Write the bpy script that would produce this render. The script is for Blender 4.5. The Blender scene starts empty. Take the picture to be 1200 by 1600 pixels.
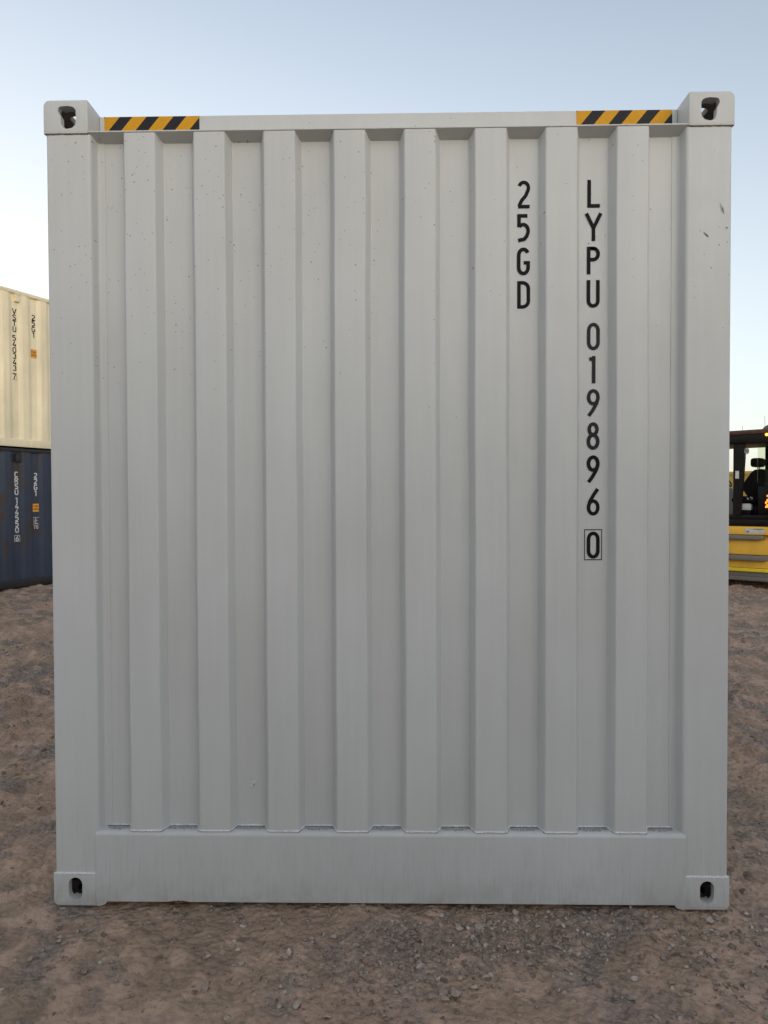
import bpy, bmesh, math, random
import numpy as np
from mathutils import Vector, Matrix

C = bpy.context.scene
COL = C.collection
R = math.radians

# ------------------------------------------------------------------ camera
cam_d = bpy.data.cameras.new("camera"); cam = bpy.data.objects.new("camera", cam_d)
COL.objects.link(cam); C.camera = cam
YAW, PITCH, ROLL = -0.01762, -0.02054, -0.00355
fw = Vector((math.sin(YAW) * math.cos(PITCH), math.cos(YAW) * math.cos(PITCH), math.sin(PITCH)))
r0 = Vector((math.cos(YAW), -math.sin(YAW), 0)); u0 = r0.cross(fw)
rr = r0 * math.cos(ROLL) + u0 * math.sin(ROLL); uu = -r0 * math.sin(ROLL) + u0 * math.cos(ROLL)
M = Matrix((rr, uu, -fw)).transposed().to_4x4(); M.translation = Vector((0.03114, -2.4634, 1.4796))
cam.matrix_world = M
cam_d.sensor_fit = 'HORIZONTAL'; cam_d.sensor_width = 36.0; cam_d.lens = 36.0 * 1080 / 1200
cam_d.clip_start = 0.05; cam_d.clip_end = 3000

# ------------------------------------------------------------------ sky, sun, exposure
SUN_EL, SUN_AZ = 6.0, 158.0           # azimuth clockwise from +Y: low, behind the camera and to its right
w = bpy.data.worlds.new("World"); C.world = w; w.use_nodes = True
nt = w.node_tree; nt.nodes.clear()
out = nt.nodes.new('ShaderNodeOutputWorld'); bg = nt.nodes.new('ShaderNodeBackground')
HAZE = 3.3
sky = nt.nodes.new('ShaderNodeTexSky'); sky.sky_type = 'NISHITA'; sky.sun_disc = False
sky.sun_elevation = R(SUN_EL); sky.sun_rotation = R(SUN_AZ)
sky.air_density = 1.0; sky.dust_density = 1.6; sky.ozone_density = 2.0
hs = nt.nodes.new('ShaderNodeHueSaturation'); hs.inputs['Saturation'].default_value = 0.70
nt.links.new(sky.outputs[0], hs.inputs['Color'])
# thin bright haze low in the sky
tcw = nt.nodes.new('ShaderNodeTexCoord'); sxyz = nt.nodes.new('ShaderNodeSeparateXYZ'); nt.links.new(tcw.outputs['Generated'], sxyz.inputs[0])
mr = nt.nodes.new('ShaderNodeMapRange'); mr.interpolation_type = 'SMOOTHSTEP'; nt.links.new(sxyz.outputs['Z'], mr.inputs[0])
mr.inputs[1].default_value = -0.05; mr.inputs[2].default_value = 0.75; mr.inputs[3].default_value = 0.85; mr.inputs[4].default_value = 0.12
mxw = nt.nodes.new('ShaderNodeMix'); mxw.data_type = 'RGBA'; hz = nt.nodes.new('ShaderNodeMath'); hz.operation = 'MULTIPLY_ADD'; nt.links.new(sxyz.outputs['X'], hz.inputs[0])
hz.inputs[1].default_value = -0.75; hz.inputs[2].default_value = 0.95
hm = nt.nodes.new('ShaderNodeMath'); hm.operation = 'MULTIPLY'; hm.use_clamp = True
nt.links.new(mr.outputs[0], hm.inputs[0]); nt.links.new(hz.outputs[0], hm.inputs[1]); nt.links.new(hm.outputs[0], mxw.inputs[0])
nt.links.new(hs.outputs[0], mxw.inputs[6]); mxw.inputs[7].default_value = (HAZE * 1.02, HAZE * 1.0, HAZE * 0.965, 1)
nt.links.new(mxw.outputs[2], bg.inputs['Color']); bg.inputs['Strength'].default_value = 0.15
nt.links.new(bg.outputs[0], out.inputs['Surface'])
sd = bpy.data.lights.new("sun", 'SUN'); so = bpy.data.objects.new("sun", sd); COL.objects.link(so)
sd.energy = 0.22; sd.angle = R(60); sd.color = (1.0, 0.93, 0.84)
az, el = R(SUN_AZ), R(26)
sdir = Vector((math.sin(az) * math.cos(el), math.cos(az) * math.cos(el), math.sin(el)))
so.rotation_euler = (-sdir).to_track_quat('-Z', 'Y').to_euler()
C.view_settings.view_transform = 'Standard'; C.view_settings.look = 'None'
C.view_settings.exposure = 1.26; C.view_settings.gamma = 1.0
C.cycles.max_bounces = 8

# ------------------------------------------------------------------ helpers
def tag(o, label=None, cat=None, group=None, kind=None):
    if label: o['label'] = label
    if cat: o['category'] = cat
    if group: o['group'] = group
    if kind: o['kind'] = kind
    return o

def thing(name, label, cat, loc=(0, 0, 0), rz=0.0, group=None):
    o = bpy.data.objects.new(name, None); COL.objects.link(o)
    o.location = loc; o.rotation_euler = (0, 0, rz); o.empty_display_size = 0.3
    return tag(o, label, cat, group)

def link_mesh(name, me, mat, parent=None, angle=35):
    if angle:
        for p in me.polygons: p.use_smooth = True
        me.set_sharp_from_angle(angle=R(angle))
    o = bpy.data.objects.new(name, me); COL.objects.link(o)
    for m in (mat if isinstance(mat, (list, tuple)) else [mat]): me.materials.append(m)
    if parent: o.parent = parent
    return o

def obj(name, bm, mat, parent=None, angle=35):
    me = bpy.data.meshes.new(name); bmesh.ops.recalc_face_normals(bm, faces=bm.faces)
    bm.to_mesh(me); bm.free()
    return link_mesh(name, me, mat, parent, angle)

def add_box(bm, x0, x1, y0, y1, z0, z1, bev=0.0, seg=2):
    g = bmesh.ops.create_cube(bm, size=1.0)
    vs = g['verts']
    for v in vs:
        v.co = Vector(((x0 + x1) / 2 + v.co.x * (x1 - x0), (y0 + y1) / 2 + v.co.y * (y1 - y0), (z0 + z1) / 2 + v.co.z * (z1 - z0)))
    if bev > 0:
        es = list({e for v in vs for e in v.link_edges})
        bmesh.ops.bevel(bm, geom=es, offset=bev, segments=seg, profile=0.5, affect='EDGES')

def boxes(name, lst, mat, parent=None, bev=0.004):
    bm = bmesh.new()
    for b in lst: add_box(bm, *b, bev=bev)
    return obj(name, bm, mat, parent)

def add_prism(bm, pts, a0, a1, axis='y'):
    """closed polygon pts extruded from a0 to a1 along axis; pts are (x,z) for y, (y,z) for x, (x,y) for z"""
    def P(p, a):
        return {'y': (p[0], a, p[1]), 'x': (a, p[0], p[1]), 'z': (p[0], p[1], a)}[axis]
    v0 = [bm.verts.new(P(p, a0)) for p in pts]; v1 = [bm.verts.new(P(p, a1)) for p in pts]
    n = len(pts)
    bm.faces.new(v0); bm.faces.new(list(reversed(v1)))
    for i in range(n):
        bm.faces.new((v0[i], v1[i], v1[(i + 1) % n], v0[(i + 1) % n]))

def add_tube(bm, path, r, seg=8, caps=True):
    path = [Vector(p) for p in path]; rings = []
    for i, p in enumerate(path):
        d = (path[min(i + 1, len(path) - 1)] - path[max(i - 1, 0)]).normalized()
        a = d.cross(Vector((0, 0, 1)))
        if a.length < 1e-3: a = d.cross(Vector((1, 0, 0)))
        a.normalize(); b = d.cross(a)
        rad = r[i] if isinstance(r, (list, tuple)) else r
        rings.append([bm.verts.new(p + (a * math.cos(t) + b * math.sin(t)) * rad) for t in [2 * math.pi * k / seg for k in range(seg)]])
    for A, B in zip(rings, rings[1:]):
        for k in range(seg): bm.faces.new((A[k], A[(k + 1) % seg], B[(k + 1) % seg], B[k]))
    if caps: bm.faces.new(rings[0]); bm.faces.new(list(reversed(rings[-1])))

def round_poly(pts, r, seg=4):
    """round every corner of an open polyline of 2-D points"""
    outp = [pts[0]]
    for i in range(1, len(pts) - 1):
        p, a, b = Vector(pts[i]), Vector(pts[i - 1]), Vector(pts[i + 1])
        da, db = (a - p), (b - p)
        t = min(r, da.length * 0.45, db.length * 0.45)
        A, B = p + da.normalized() * t, p + db.normalized() * t
        for k in range(seg + 1):
            s = k / seg
            outp.append(tuple(A * (1 - s) ** 2 + p * 2 * s * (1 - s) + B * s * s))
    outp.append(pts[-1])
    return outp

def sheet(name, prof, z0, z1, mat, parent, off=(0, 0.003), xf=None, nz=1):
    """vertical sheet of 2-D profile (x,y) from z0 to z1 with a real thickness 'off'"""
    bm = bmesh.new()
    zs = [z0 + (z1 - z0) * i / nz for i in range(nz + 1)]
    def layer(ox, oy): return [[bm.verts.new((x + ox, y + oy, z)) for (x, y) in prof] for z in zs]
    F, B = layer(0, 0), layer(*off)
    n = len(prof)
    for L in (F, B):
        for j in range(nz):
            for i in range(n - 1): bm.faces.new((L[j][i], L[j][i + 1], L[j + 1][i + 1], L[j + 1][i]))
    for i in range(n - 1):
        bm.faces.new((F[0][i], F[0][i + 1], B[0][i + 1], B[0][i]))
        bm.faces.new((F[-1][i], F[-1][i + 1], B[-1][i + 1], B[-1][i]))
    for j in range(nz):
        bm.faces.new((F[j][0], F[j + 1][0], B[j + 1][0], B[j][0]))
        bm.faces.new((F[j][-1], F[j + 1][-1], B[j + 1][-1], B[j][-1]))
    if xf: bmesh.ops.transform(bm, matrix=xf, verts=bm.verts)
    return obj(name, bm, mat, parent)

# ------------------------------------------------------------------ materials
def new_mat(name):
    m = bpy.data.materials.new(name); m.use_nodes = True
    n = m.node_tree.nodes; l = m.node_tree.links
    return m, n, l, n['Principled BSDF']

def node(n, t, **kw):
    x = n.new(t)
    for k, v in kw.items():
        if hasattr(x, k): setattr(x, k, v)
        else: x.inputs[k.replace('_', ' ')].default_value = v
    return x

def ramp(n, l, src, stops):
    r = n.new('ShaderNodeValToRGB'); e = r.color_ramp.elements
    while len(e) < len(stops): e.new(0.5)
    for q, (p, c) in zip(e, stops):
        q.position = p; q.color = (*c, 1) if len(c) == 3 else c
    l.new(src, r.inputs[0]); return r.outputs[0]

def mix(n, l, fac, a, b, mode='MIX'):
    m = n.new('ShaderNodeMix'); m.data_type = 'RGBA'; m.blend_type = mode
    if isinstance(fac, (int, float)): m.inputs[0].default_value = fac
    else: l.new(fac, m.inputs[0])
    for i, v in ((6, a), (7, b)):
        if isinstance(v, tuple): m.inputs[i].default_value = (*v, 1)
        else: l.new(v, m.inputs[i])
    return m.outputs[2]

def coords(n, l, scale=(1, 1, 1), src='Object'):
    t = n.new('ShaderNodeTexCoord'); mp = n.new('ShaderNodeMapping'); mp.inputs['Scale'].default_value = scale
    l.new(t.outputs[src], mp.inputs[0]); return mp.outputs[0]

def noise(n, l, vec, scale, detail=4.0, rough=0.55):
    t = n.new('ShaderNodeTexNoise'); t.inputs['Scale'].default_value = scale
    t.inputs['Detail'].default_value = detail; t.inputs['Roughness'].default_value = rough
    l.new(vec, t.inputs['Vector']); return t.outputs[0]

def math_n(n, l, op, a, b=None, clamp=False):
    m = n.new('ShaderNodeMath'); m.operation = op; m.use_clamp = clamp
    for i, v in enumerate((a, b)):
        if v is None: continue
        if isinstance(v, (int, float)): m.inputs[i].default_value = v
        else: l.new(v, m.inputs[i])
    return m.outputs[0]

def bump(n, l, h, strength, dist, bsdf):
    b = n.new('ShaderNodeBump'); b.inputs['Strength'].default_value = strength; b.inputs['Distance'].default_value = dist
    l.new(h, b.inputs['Height']); l.new(b.outputs[0], bsdf.inputs['Normal'])

def plain(name, col, rough=0.6, metal=0.0, var=0.12, scale=9.0, spec=0.5):
    m, n, l, b = new_mat(name)
    f = noise(n, l, coords(n, l), scale)
    c = mix(n, l, ramp(n, l, f, [(0.3, (0, 0, 0)), (0.7, (1, 1, 1))]), tuple(x * (1 - var) for x in col), tuple(min(1, x * (1 + var)) for x in col))
    l.new(c, b.inputs['Base Color']); b.inputs['Roughness'].default_value = rough; b.inputs['Metallic'].default_value = metal
    b.inputs['Specular IOR Level'].default_value = spec
    return m

def painted_steel(name, col, specks=True, grime=.30):
    """sprayed container paint: faint vertical streaking, blotches, flyspeck grit on the upper wall, grime low down"""
    m, n, l, b = new_mat(name)
    big = noise(n, l, coords(n, l, (1, 1, 0.45)), 2.3, 3)
    st = noise(n, l, coords(n, l, (1, 1, 0.035)), 42.0, 5, 0.65)
    c = mix(n, l, ramp(n, l, big, [(0.3, (0, 0, 0)), (0.72, (1, 1, 1))]), tuple(x * 0.935 for x in col), tuple(x * 1.045 for x in (col[0] * .99, col[1], col[2] * 1.01)))
    c = mix(n, l, ramp(n, l, st, [(0.25, (.955, .955, .955)), (0.75, (1.035, 1.035, 1.035))]), (0, 0, 0), c) if False else mix(n, l, 1.0, c, ramp(n, l, st, [(0.28, (.955, .955, .95)), (0.72, (1, 1, 1))]), 'MULTIPLY')
    sep = n.new('ShaderNodeSeparateXYZ'); tc = n.new('ShaderNodeTexCoord'); l.new(tc.outputs['Object'], sep.inputs[0])
    if specks:
        for sc, thr, col_s in ((36.0, 0.070, (.07, .065, .06)), (60.0, 0.110, (.20, .195, .19))):
            v = n.new('ShaderNodeTexVoronoi'); v.inputs['Scale'].default_value = sc
            l.new(coords(n, l, (1, .0, 1)), v.inputs['Vector'])
            d = v.outputs['Distance']; rnd = n.new('ShaderNodeSeparateColor'); l.new(v.outputs['Color'], rnd.inputs[0])
            cl = noise(n, l, coords(n, l), 3.1, 2)
            up = n.new('ShaderNodeMapRange'); l.new(sep.outputs['Z'], up.inputs[0])
            up.inputs[1].default_value = 1.75; up.inputs[2].default_value = 2.45; up.inputs[3].default_value = 0.0; up.inputs[4].default_value = 0.85
            lf = n.new('ShaderNodeMapRange'); l.new(sep.outputs['X'], lf.inputs[0])
            lf.inputs[1].default_value = 0.5; lf.inputs[2].default_value = -0.7; lf.inputs[3].default_value = 0.25; lf.inputs[4].default_value = 1.0
            dens = math_n(n, l, 'MULTIPLY', math_n(n, l, 'MULTIPLY', up.outputs[0], lf.outputs[0]), math_n(n, l, 'MULTIPLY', cl, 1.5))
            has = math_n(n, l, 'LESS_THAN', rnd.outputs[0], dens)
            rad = math_n(n, l, 'MULTIPLY', rnd.outputs[1], thr)
            hit = math_n(n, l, 'MULTIPLY', has, math_n(n, l, 'LESS_THAN', d, math_n(n, l, 'ADD', rad, 0.040)))
            c = mix(n, l, math_n(n, l, 'MULTIPLY', hit, 0.55), c, col_s)
    # rust-free grime, thin run marks on the lowest 35 cm
    gr = noise(n, l, coords(n, l, (1, 1, 0.07)), 120.0, 6, 0.72)
    lo = n.new('ShaderNodeMapRange'); l.new(sep.outputs['Z'], lo.inputs[0])
    lo.inputs[1].default_value = 0.42; lo.inputs[2].default_value = 0.0; lo.inputs[3].default_value = 0.0; lo.inputs[4].default_value = 1.0
    g = math_n(n, l, 'MULTIPLY', ramp(n, l, gr, [(0.5, (0, 0, 0)), (0.74, (1, 1, 1))]), lo.outputs[0])
    c = mix(n, l, math_n(n, l, 'MULTIPLY', g, grime), c, (.17, .165, .15))
    dust = noise(n, l, coords(n, l, (1, 1, 1)), 9.0, 6, 0.7)
    lo2 = n.new('ShaderNodeMapRange'); l.new(sep.outputs['Z'], lo2.inputs[0])
    lo2.inputs[1].default_value = 0.13; lo2.inputs[2].default_value = 0.0; lo2.inputs[3].default_value = 0.0; lo2.inputs[4].default_value = 0.55 if grime else 0.0
    c = mix(n, l, math_n(n, l, 'MULTIPLY', ramp(n, l, dust, [(0.4, (0, 0, 0)), (0.75, (1, 1, 1))]), lo2.outputs[0]), c, (.23, .19, .155))
    l.new(c, b.inputs['Base Color'])
    rgh = ramp(n, l, noise(n, l, coords(n, l), 14.0, 5), [(0.3, (.38, .38, .38)), (0.7, (.55, .55, .55))])
    l.new(rgh, b.inputs['Roughness']); b.inputs['Specular IOR Level'].default_value = 0.4
    bump(n, l, math_n(n, l, 'ADD', noise(n, l, coords(n, l), 260.0, 2), math_n(n, l, 'MULTIPLY', noise(n, l, coords(n, l, (1, 1, .35)), 6.0, 2), 9.0)), 0.12, 0.0022, b)
    return m

def weathered(name, col, rust_amt, rust_col=(.028, .017, .011), fade=(.3, .3, .3), streak=True):
    m, n, l, b = new_mat(name)
    big = noise(n, l, coords(n, l, (1, 1, 0.5)), 1.7, 4)
    c = mix(n, l, ramp(n, l, big, [(0.3, (0, 0, 0)), (0.75, (1, 1, 1))]), tuple(x * .82 for x in col), tuple(x * 1.15 for x in col))
    st = noise(n, l, coords(n, l, (1, 1, 0.05)), 16.0, 4, .6)
    c = mix(n, l, math_n(n, l, 'MULTIPLY', ramp(n, l, st, [(0.5, (0, 0, 0)), (0.85, (1, 1, 1))]), .35), c, fade)
    ru = noise(n, l, coords(n, l, (1, 1, 0.42)), 3.4, 6, .66)
    rm = ramp(n, l, ru, [(1 - rust_amt - .05, (0, 0, 0)), (1 - rust_amt + .05, (1, 1, 1))])
    c = mix(n, l, rm, c, mix(n, l, noise(n, l, coords(n, l), 22.0, 4), rust_col, tuple(x * 2.6 for x in rust_col)))
    l.new(c, b.inputs['Base Color']); b.inputs['Roughness'].default_value = .6
    bump(n, l, noise(n, l, coords(n, l), 40.0, 4), .2, .004, b)
    return m

GREY = painted_steel("grey container paint", (.58, .592, .585))
GREYSIDE = painted_steel("grey container paint on sides", (.58, .592, .585), specks=False)
GREYCAST = painted_steel("grey casting paint", (.58, .592, .585), specks=False, grime=0)
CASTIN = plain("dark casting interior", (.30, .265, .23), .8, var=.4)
CASTLOW = plain("darker casting interior", (.045, .038, .032), .9, var=.4, spec=.1)  # much darker brown for the insides of the bottom castings
SILLM = painted_steel("grey sill paint", (.555, .567, .56), specks=False)
WELD = plain("painted weld bead", (.64, .67, .68), .45, var=.25, scale=160)
GRIME = plain("grimy caulk line", (.12, .115, .10), .8, var=.4, scale=90)
BLACKPAINT = plain("black stencil paint", (.009, .009, .011), .6, var=.2, scale=60, spec=.12)
GREYBLACK = plain("thin black stencil paint", (.024, .025, .030), .6, var=.2, scale=60, spec=.15)
WHITEPAINT = plain("white stencil paint", (.62, .63, .63), .5, var=.15, scale=40)
CREAM = weathered("cream container paint", (.86, .77, .55), .30, rust_col=(.30, .22, .12), fade=(.44, .38, .25))
BLUE = weathered("old blue container paint", (.030, .043, .074), .42, fade=(.036, .046, .065))
DARKSTEEL = weathered("dark rusted steel", (.018, .017, .017), .35, fade=(.03, .03, .03))
STICKER = plain("orange height sticker", (.75, .34, .03), .5, var=.1, scale=30)
YPAINT = weathered("yellow machine paint", (.86, .50, .055), .20, rust_col=(.26, .14, .03), fade=(.55, .33, .08))
YDIM = weathered("ochre container paint", (.55, .36, .08), .25, rust_col=(.2, .12, .05), fade=(.45, .33, .12))
YBRIGHT = plain("bright yellow edge strip", (.78, .62, .02), .5)
MGREY = weathered("grey step plate", (.17, .16, .145), .30, rust_col=(.10, .07, .05), fade=(.25, .24, .22))
CABBLACK = plain("black cab frame", (.010, .008, .008), .4, var=.3, spec=.15)
ROOFB = plain("brown black roof edge", (.075, .034, .022), .35, var=.4, spec=.3)
SEATM = plain("black seat fabric", (.010, .010, .011), .9, var=.3, scale=30, spec=.1)
RUBBER = plain("tyre rubber", (.02, .02, .02), .85, var=.3)
WHITEPL = plain("white plastic", (.75, .76, .78), .5, var=.04)
DECAL = plain("pale decal", (.55, .56, .54), .5, var=.2, scale=40)
TAN = plain("tan tube paint", (.36, .28, .13), .5)
STEELGREY = plain("grey steel", (.22, .22, .22), .45, metal=.4)
MARKDARK = plain("black rubber scuff", (.11, .113, .11), .7, var=.4, scale=200)
MARKSOFT = plain("grey rubbed scuff", (.36, .37, .37), .7, var=.3, scale=200)
STRAW = plain("dry straw", (.42, .36, .24), .8)

def tape_mat():
    m, n, l, b = new_mat("black and yellow hazard tape")
    tc = n.new('ShaderNodeTexCoord'); s = n.new('ShaderNodeSeparateXYZ'); l.new(tc.outputs['Object'], s.inputs[0])
    # local x along the strip from its left end, local z up from the visible lower edge; stripes lean right
    a = math_n(n, l, 'SUBTRACT', s.outputs['X'], math_n(n, l, 'MULTIPLY', s.outputs['Z'], 0.84))
    fr = math_n(n, l, 'FRACT', math_n(n, l, 'DIVIDE', math_n(n, l, 'ADD', a, 0.998 - 0.016), 0.0998))
    k = math_n(n, l, 'LESS_THAN', fr, 0.475)
    f = noise(n, l, tc.outputs['Object'], 35.0, 5)
    yl = mix(n, l, f, (.56, .27, .012), (.72, .36, .02))
    bk = mix(n, l, f, (.012, .013, .018), (.03, .03, .034))
    l.new(mix(n, l, k, yl, bk), b.inputs['Base Color']); b.inputs['Roughness'].default_value = .5; b.inputs['Specular IOR Level'].default_value = .15
    return m
TAPE = tape_mat()

def glass_mat():
    m, n, l, b = new_mat("tinted cab glass")
    l.new(mix(n, l, noise(n, l, coords(n, l), 4.0), (.80, .84, .66), (.70, .78, .62)), b.inputs['Base Color'])
    b.inputs['Transmission Weight'].default_value = 1.0; b.inputs['Roughness'].default_value = .03; b.inputs['IOR'].default_value = 1.08
    return m
GLASS = glass_mat()

def glow_mat(name, col, s):
    m, n, l, b = new_mat(name)
    b.inputs['Base Color'].default_value = (*col, 1)
    l.new(mix(n, l, noise(n, l, coords(n, l), 30.0), tuple(x * .7 for x in col), col), b.inputs['Emission Color'])
    b.inputs['Emission Strength'].default_value = s
    return m
AMBER = glow_mat("amber lens and reflection glow", (1.0, .30, .04), 2.2)  # marker lamp lens, also the painted sunset reflection on the pillar

SUNSET_GLOW = glow_mat("sunset reflection glow", (1.0, .25, .04), 1.0)  # orange sunset reflection at the cab, put in as glowing colour

def dirt_mat():
    m, n, l, b = new_mat("brown gravelly dirt")
    v = coords(n, l)
    big = noise(n, l, v, 1.15, 5, .62); mid = noise(n, l, v, 5.5, 6, .66); fine = noise(n, l, v, 46.0, 6, .72)
    gritv = n.new('ShaderNodeTexVoronoi'); gritv.inputs['Scale'].default_value = 95.0; l.new(v, gritv.inputs['Vector'])
    gr2 = n.new('ShaderNodeTexVoronoi'); gr2.inputs['Scale'].default_value = 38.0; l.new(v, gr2.inputs['Vector'])
    c = mix(n, l, ramp(n, l, big, [(.38, (0, 0, 0)), (.62, (1, 1, 1))]), (.275, .205, .155), (.54, .375, .285))
    c = mix(n, l, ramp(n, l, mid, [(.40, (0, 0, 0)), (.66, (1, 1, 1))]), c, (.42, .305, .215))
    gp = math_n(n, l, 'MULTIPLY', ramp(n, l, noise(n, l, v, 2.1, 4, .6), [(.50, (0, 0, 0)), (.60, (1, 1, 1))]), .85)
    sc = n.new('ShaderNodeSeparateColor'); l.new(gritv.outputs['Color'], sc.inputs[0])
    c = mix(n, l, math_n(n, l, 'MULTIPLY', gp, .9), c, ramp(n, l, sc.outputs[0], [(0, (.13, .11, .10)), (1, (.36, .31, .28))]))
    c = mix(n, l, 1.0, c, ramp(n, l, fine, [(.28, (.66, .64, .62)), (.52, (.97, .97, .97)), (.75, (1.08, 1.08, 1.08))]), 'MULTIPLY')
    pale = n.new('ShaderNodeSeparateColor'); l.new(gr2.outputs['Color'], pale.inputs[0])
    pk = math_n(n, l, 'MULTIPLY', math_n(n, l, 'GREATER_THAN', pale.outputs[0], .90), math_n(n, l, 'LESS_THAN', gr2.outputs['Distance'], .22))
    c = mix(n, l, math_n(n, l, 'MULTIPLY', pk, .6), c, (.50, .42, .36))
    dp = ramp(n, l, noise(n, l, v, 9.0, 2, .5), [(.53, (0, 0, 0)), (.62, (1, 1, 1))])      # trodden patches of fine pinkish dust
    c = mix(n, l, math_n(n, l, 'MULTIPLY', dp, .6), c, (.58, .40, .305))
    pit = ramp(n, l, noise(n, l, v, 24.0, 3, .6), [(.66, (0, 0, 0)), (.72, (1, 1, 1))])      # small dark blotches drawn as pits and cracks
    c = mix(n, l, math_n(n, l, 'MULTIPLY', pit, .75), c, (.13, .10, .08))
    l.new(c, b.inputs['Base Color']); b.inputs['Roughness'].default_value = .95; b.inputs['Specular IOR Level'].default_value = .15
    h = math_n(n, l, 'ADD', math_n(n, l, 'MULTIPLY', mid, 1.6), math_n(n, l, 'ADD', math_n(n, l, 'MULTIPLY', fine, .34), math_n(n, l, 'MULTIPLY', gr2.outputs['Distance'], -.45)))
    bump(n, l, h, .8, .045, b)
    return m
DIRT = dirt_mat()

def stone_mat():
    m, n, l, b = new_mat("gravel stone")
    g = n.new('ShaderNodeNewGeometry')
    c = ramp(n, l, g.outputs['Random Per Island'], [(0, (.17, .13, .10)), (.5, (.28, .22, .18)), (.85, (.38, .315, .265)), (1, (.52, .45, .40))])
    c = mix(n, l, 1.0, c, ramp(n, l, noise(n, l, coords(n, l), 70.0, 4), [(.3, (.7, .68, .66)), (.7, (1.1, 1.1, 1.1))]), 'MULTIPLY')
    l.new(c, b.inputs['Base Color']); b.inputs['Roughness'].default_value = .9; b.inputs['Specular IOR Level'].default_value = .2
    return m
STONE = stone_mat()

# ------------------------------------------------------------------ ground
def vnoise(x, y, seed):
    rs = np.random.RandomState(seed); tab = rs.rand(256, 256)
    xi, yi = np.floor(x).astype(int), np.floor(y).astype(int); fx, fy = x - xi, y - yi
    fx, fy = fx * fx * (3 - 2 * fx), fy * fy * (3 - 2 * fy)
    g = lambda i, j: tab[i % 256, j % 256]
    return (g(xi, yi) * (1 - fx) + g(xi + 1, yi) * fx) * (1 - fy) + (g(xi, yi + 1) * (1 - fx) + g(xi + 1, yi + 1) * fx) * fy - .5

def sstep(a, b, t):
    t = np.clip((t - a) / (b - a), 0, 1); return t * t * (3 - 2 * t)

def ground_z(x, y):
    x, y = np.asarray(x, float), np.asarray(y, float)
    base = -.17 * sstep(0, 4.2, -x - 1.5) - .30 * sstep(0, 4.8, x - 1.5)
    amp = .25 + .75 * sstep(0, .5, np.maximum(np.abs(x) - 1.3, np.maximum(-.25 - y, y - 6.3)))
    a2 = 1 + sstep(0, 3, np.abs(x) - 1.4) * .9
    n = (vnoise(x * .9, y * .9, 1) * .035 * a2 + vnoise(x * 2.7 + 7, y * 2.7, 2) * .022 * a2) * amp
    side = sstep(.1, 1.2, np.abs(x) - 1.3)
    clod = np.maximum(0, vnoise(x * 13 + 9, y * 13 + 2, 31) - .12) * .05 + np.maximum(0, vnoise(x * 6.1, y * 6.1, 32) - .14) * .09
    n = n + (vnoise(x * 8 + 3, y * 8, 3) * .024 + vnoise(x * 19, y * 19 + 5, 4) * .020) * (.55 + .45 * amp) + vnoise(x * 55, y * 55, 5) * .006 + clod * (.3 + 1.9 * side)
    ruts = (vnoise(x * 1.1 + .6 * y, y * 3.4 - x * .5, 7)) * .03 * sstep(.4, 2.5, np.abs(x) - 1.4)
    fade = 1 - sstep(40, 90, np.hypot(x, y))
    # the whole yard settles a centimetre or two below the castings' feet
    return base + (n + ruts) * fade - .012

def graded(brk):
    o = []
    for a, b, s in brk: o += list(np.arange(a, b, s))
    return np.array(o + [brk[-1][1]])
def geo(a, b, s0, k):
    o = [a]; s = s0
    while o[-1] < b: o.append(o[-1] + s); s *= k
    return o
gx = graded([(-9, -4, .06), (-4, -1.6, .022), (-1.6, 1.6, .0085), (1.6, 4, .022), (4, 9, .06)])
gx = np.array(sorted([-v for v in geo(9.06, 900, .1, 1.25)] + list(gx) + geo(9.06, 900, .1, 1.25)))
gy = graded([(-3, -.95, .05), (-.95, .35, .0085), (.35, 3, .022), (3, 13, .06)])
gy = np.array(sorted([-v for v in geo(3.06, 900, .1, 1.3)] + list(gy) + geo(13.06, 900, .1, 1.22)))
X, Y = np.meshgrid(gx, gy); Z = ground_z(X, Y)
nx, ny = len(gx), len(gy)
co = np.stack([X.ravel(), Y.ravel(), Z.ravel()], 1).astype(np.float32)
idx = np.arange(nx * ny).reshape(ny, nx)
q = np.stack([idx[:-1, :-1], idx[:-1, 1:], idx[1:, 1:], idx[1:, :-1]], -1).reshape(-1, 4)
def np_mesh(name, co, q):
    me = bpy.data.meshes.new(name)
    me.vertices.add(len(co)); me.vertices.foreach_set('co', co.ravel())
    k = q.shape[1]
    me.loops.add(q.size); me.loops.foreach_set('vertex_index', q.ravel().astype(np.int32))
    me.polygons.add(len(q)); me.polygons.foreach_set('loop_start', np.arange(0, q.size, k, dtype=np.int32))
    me.polygons.foreach_set('loop_total', np.full(len(q), k, np.int32))
    me.polygons.foreach_set('use_smooth', np.ones(len(q), bool))
    me.update(calc_edges=True); me.validate(); return me
tag(link_mesh('ground', np_mesh('ground', co, q), DIRT, angle=0), kind='structure')

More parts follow.
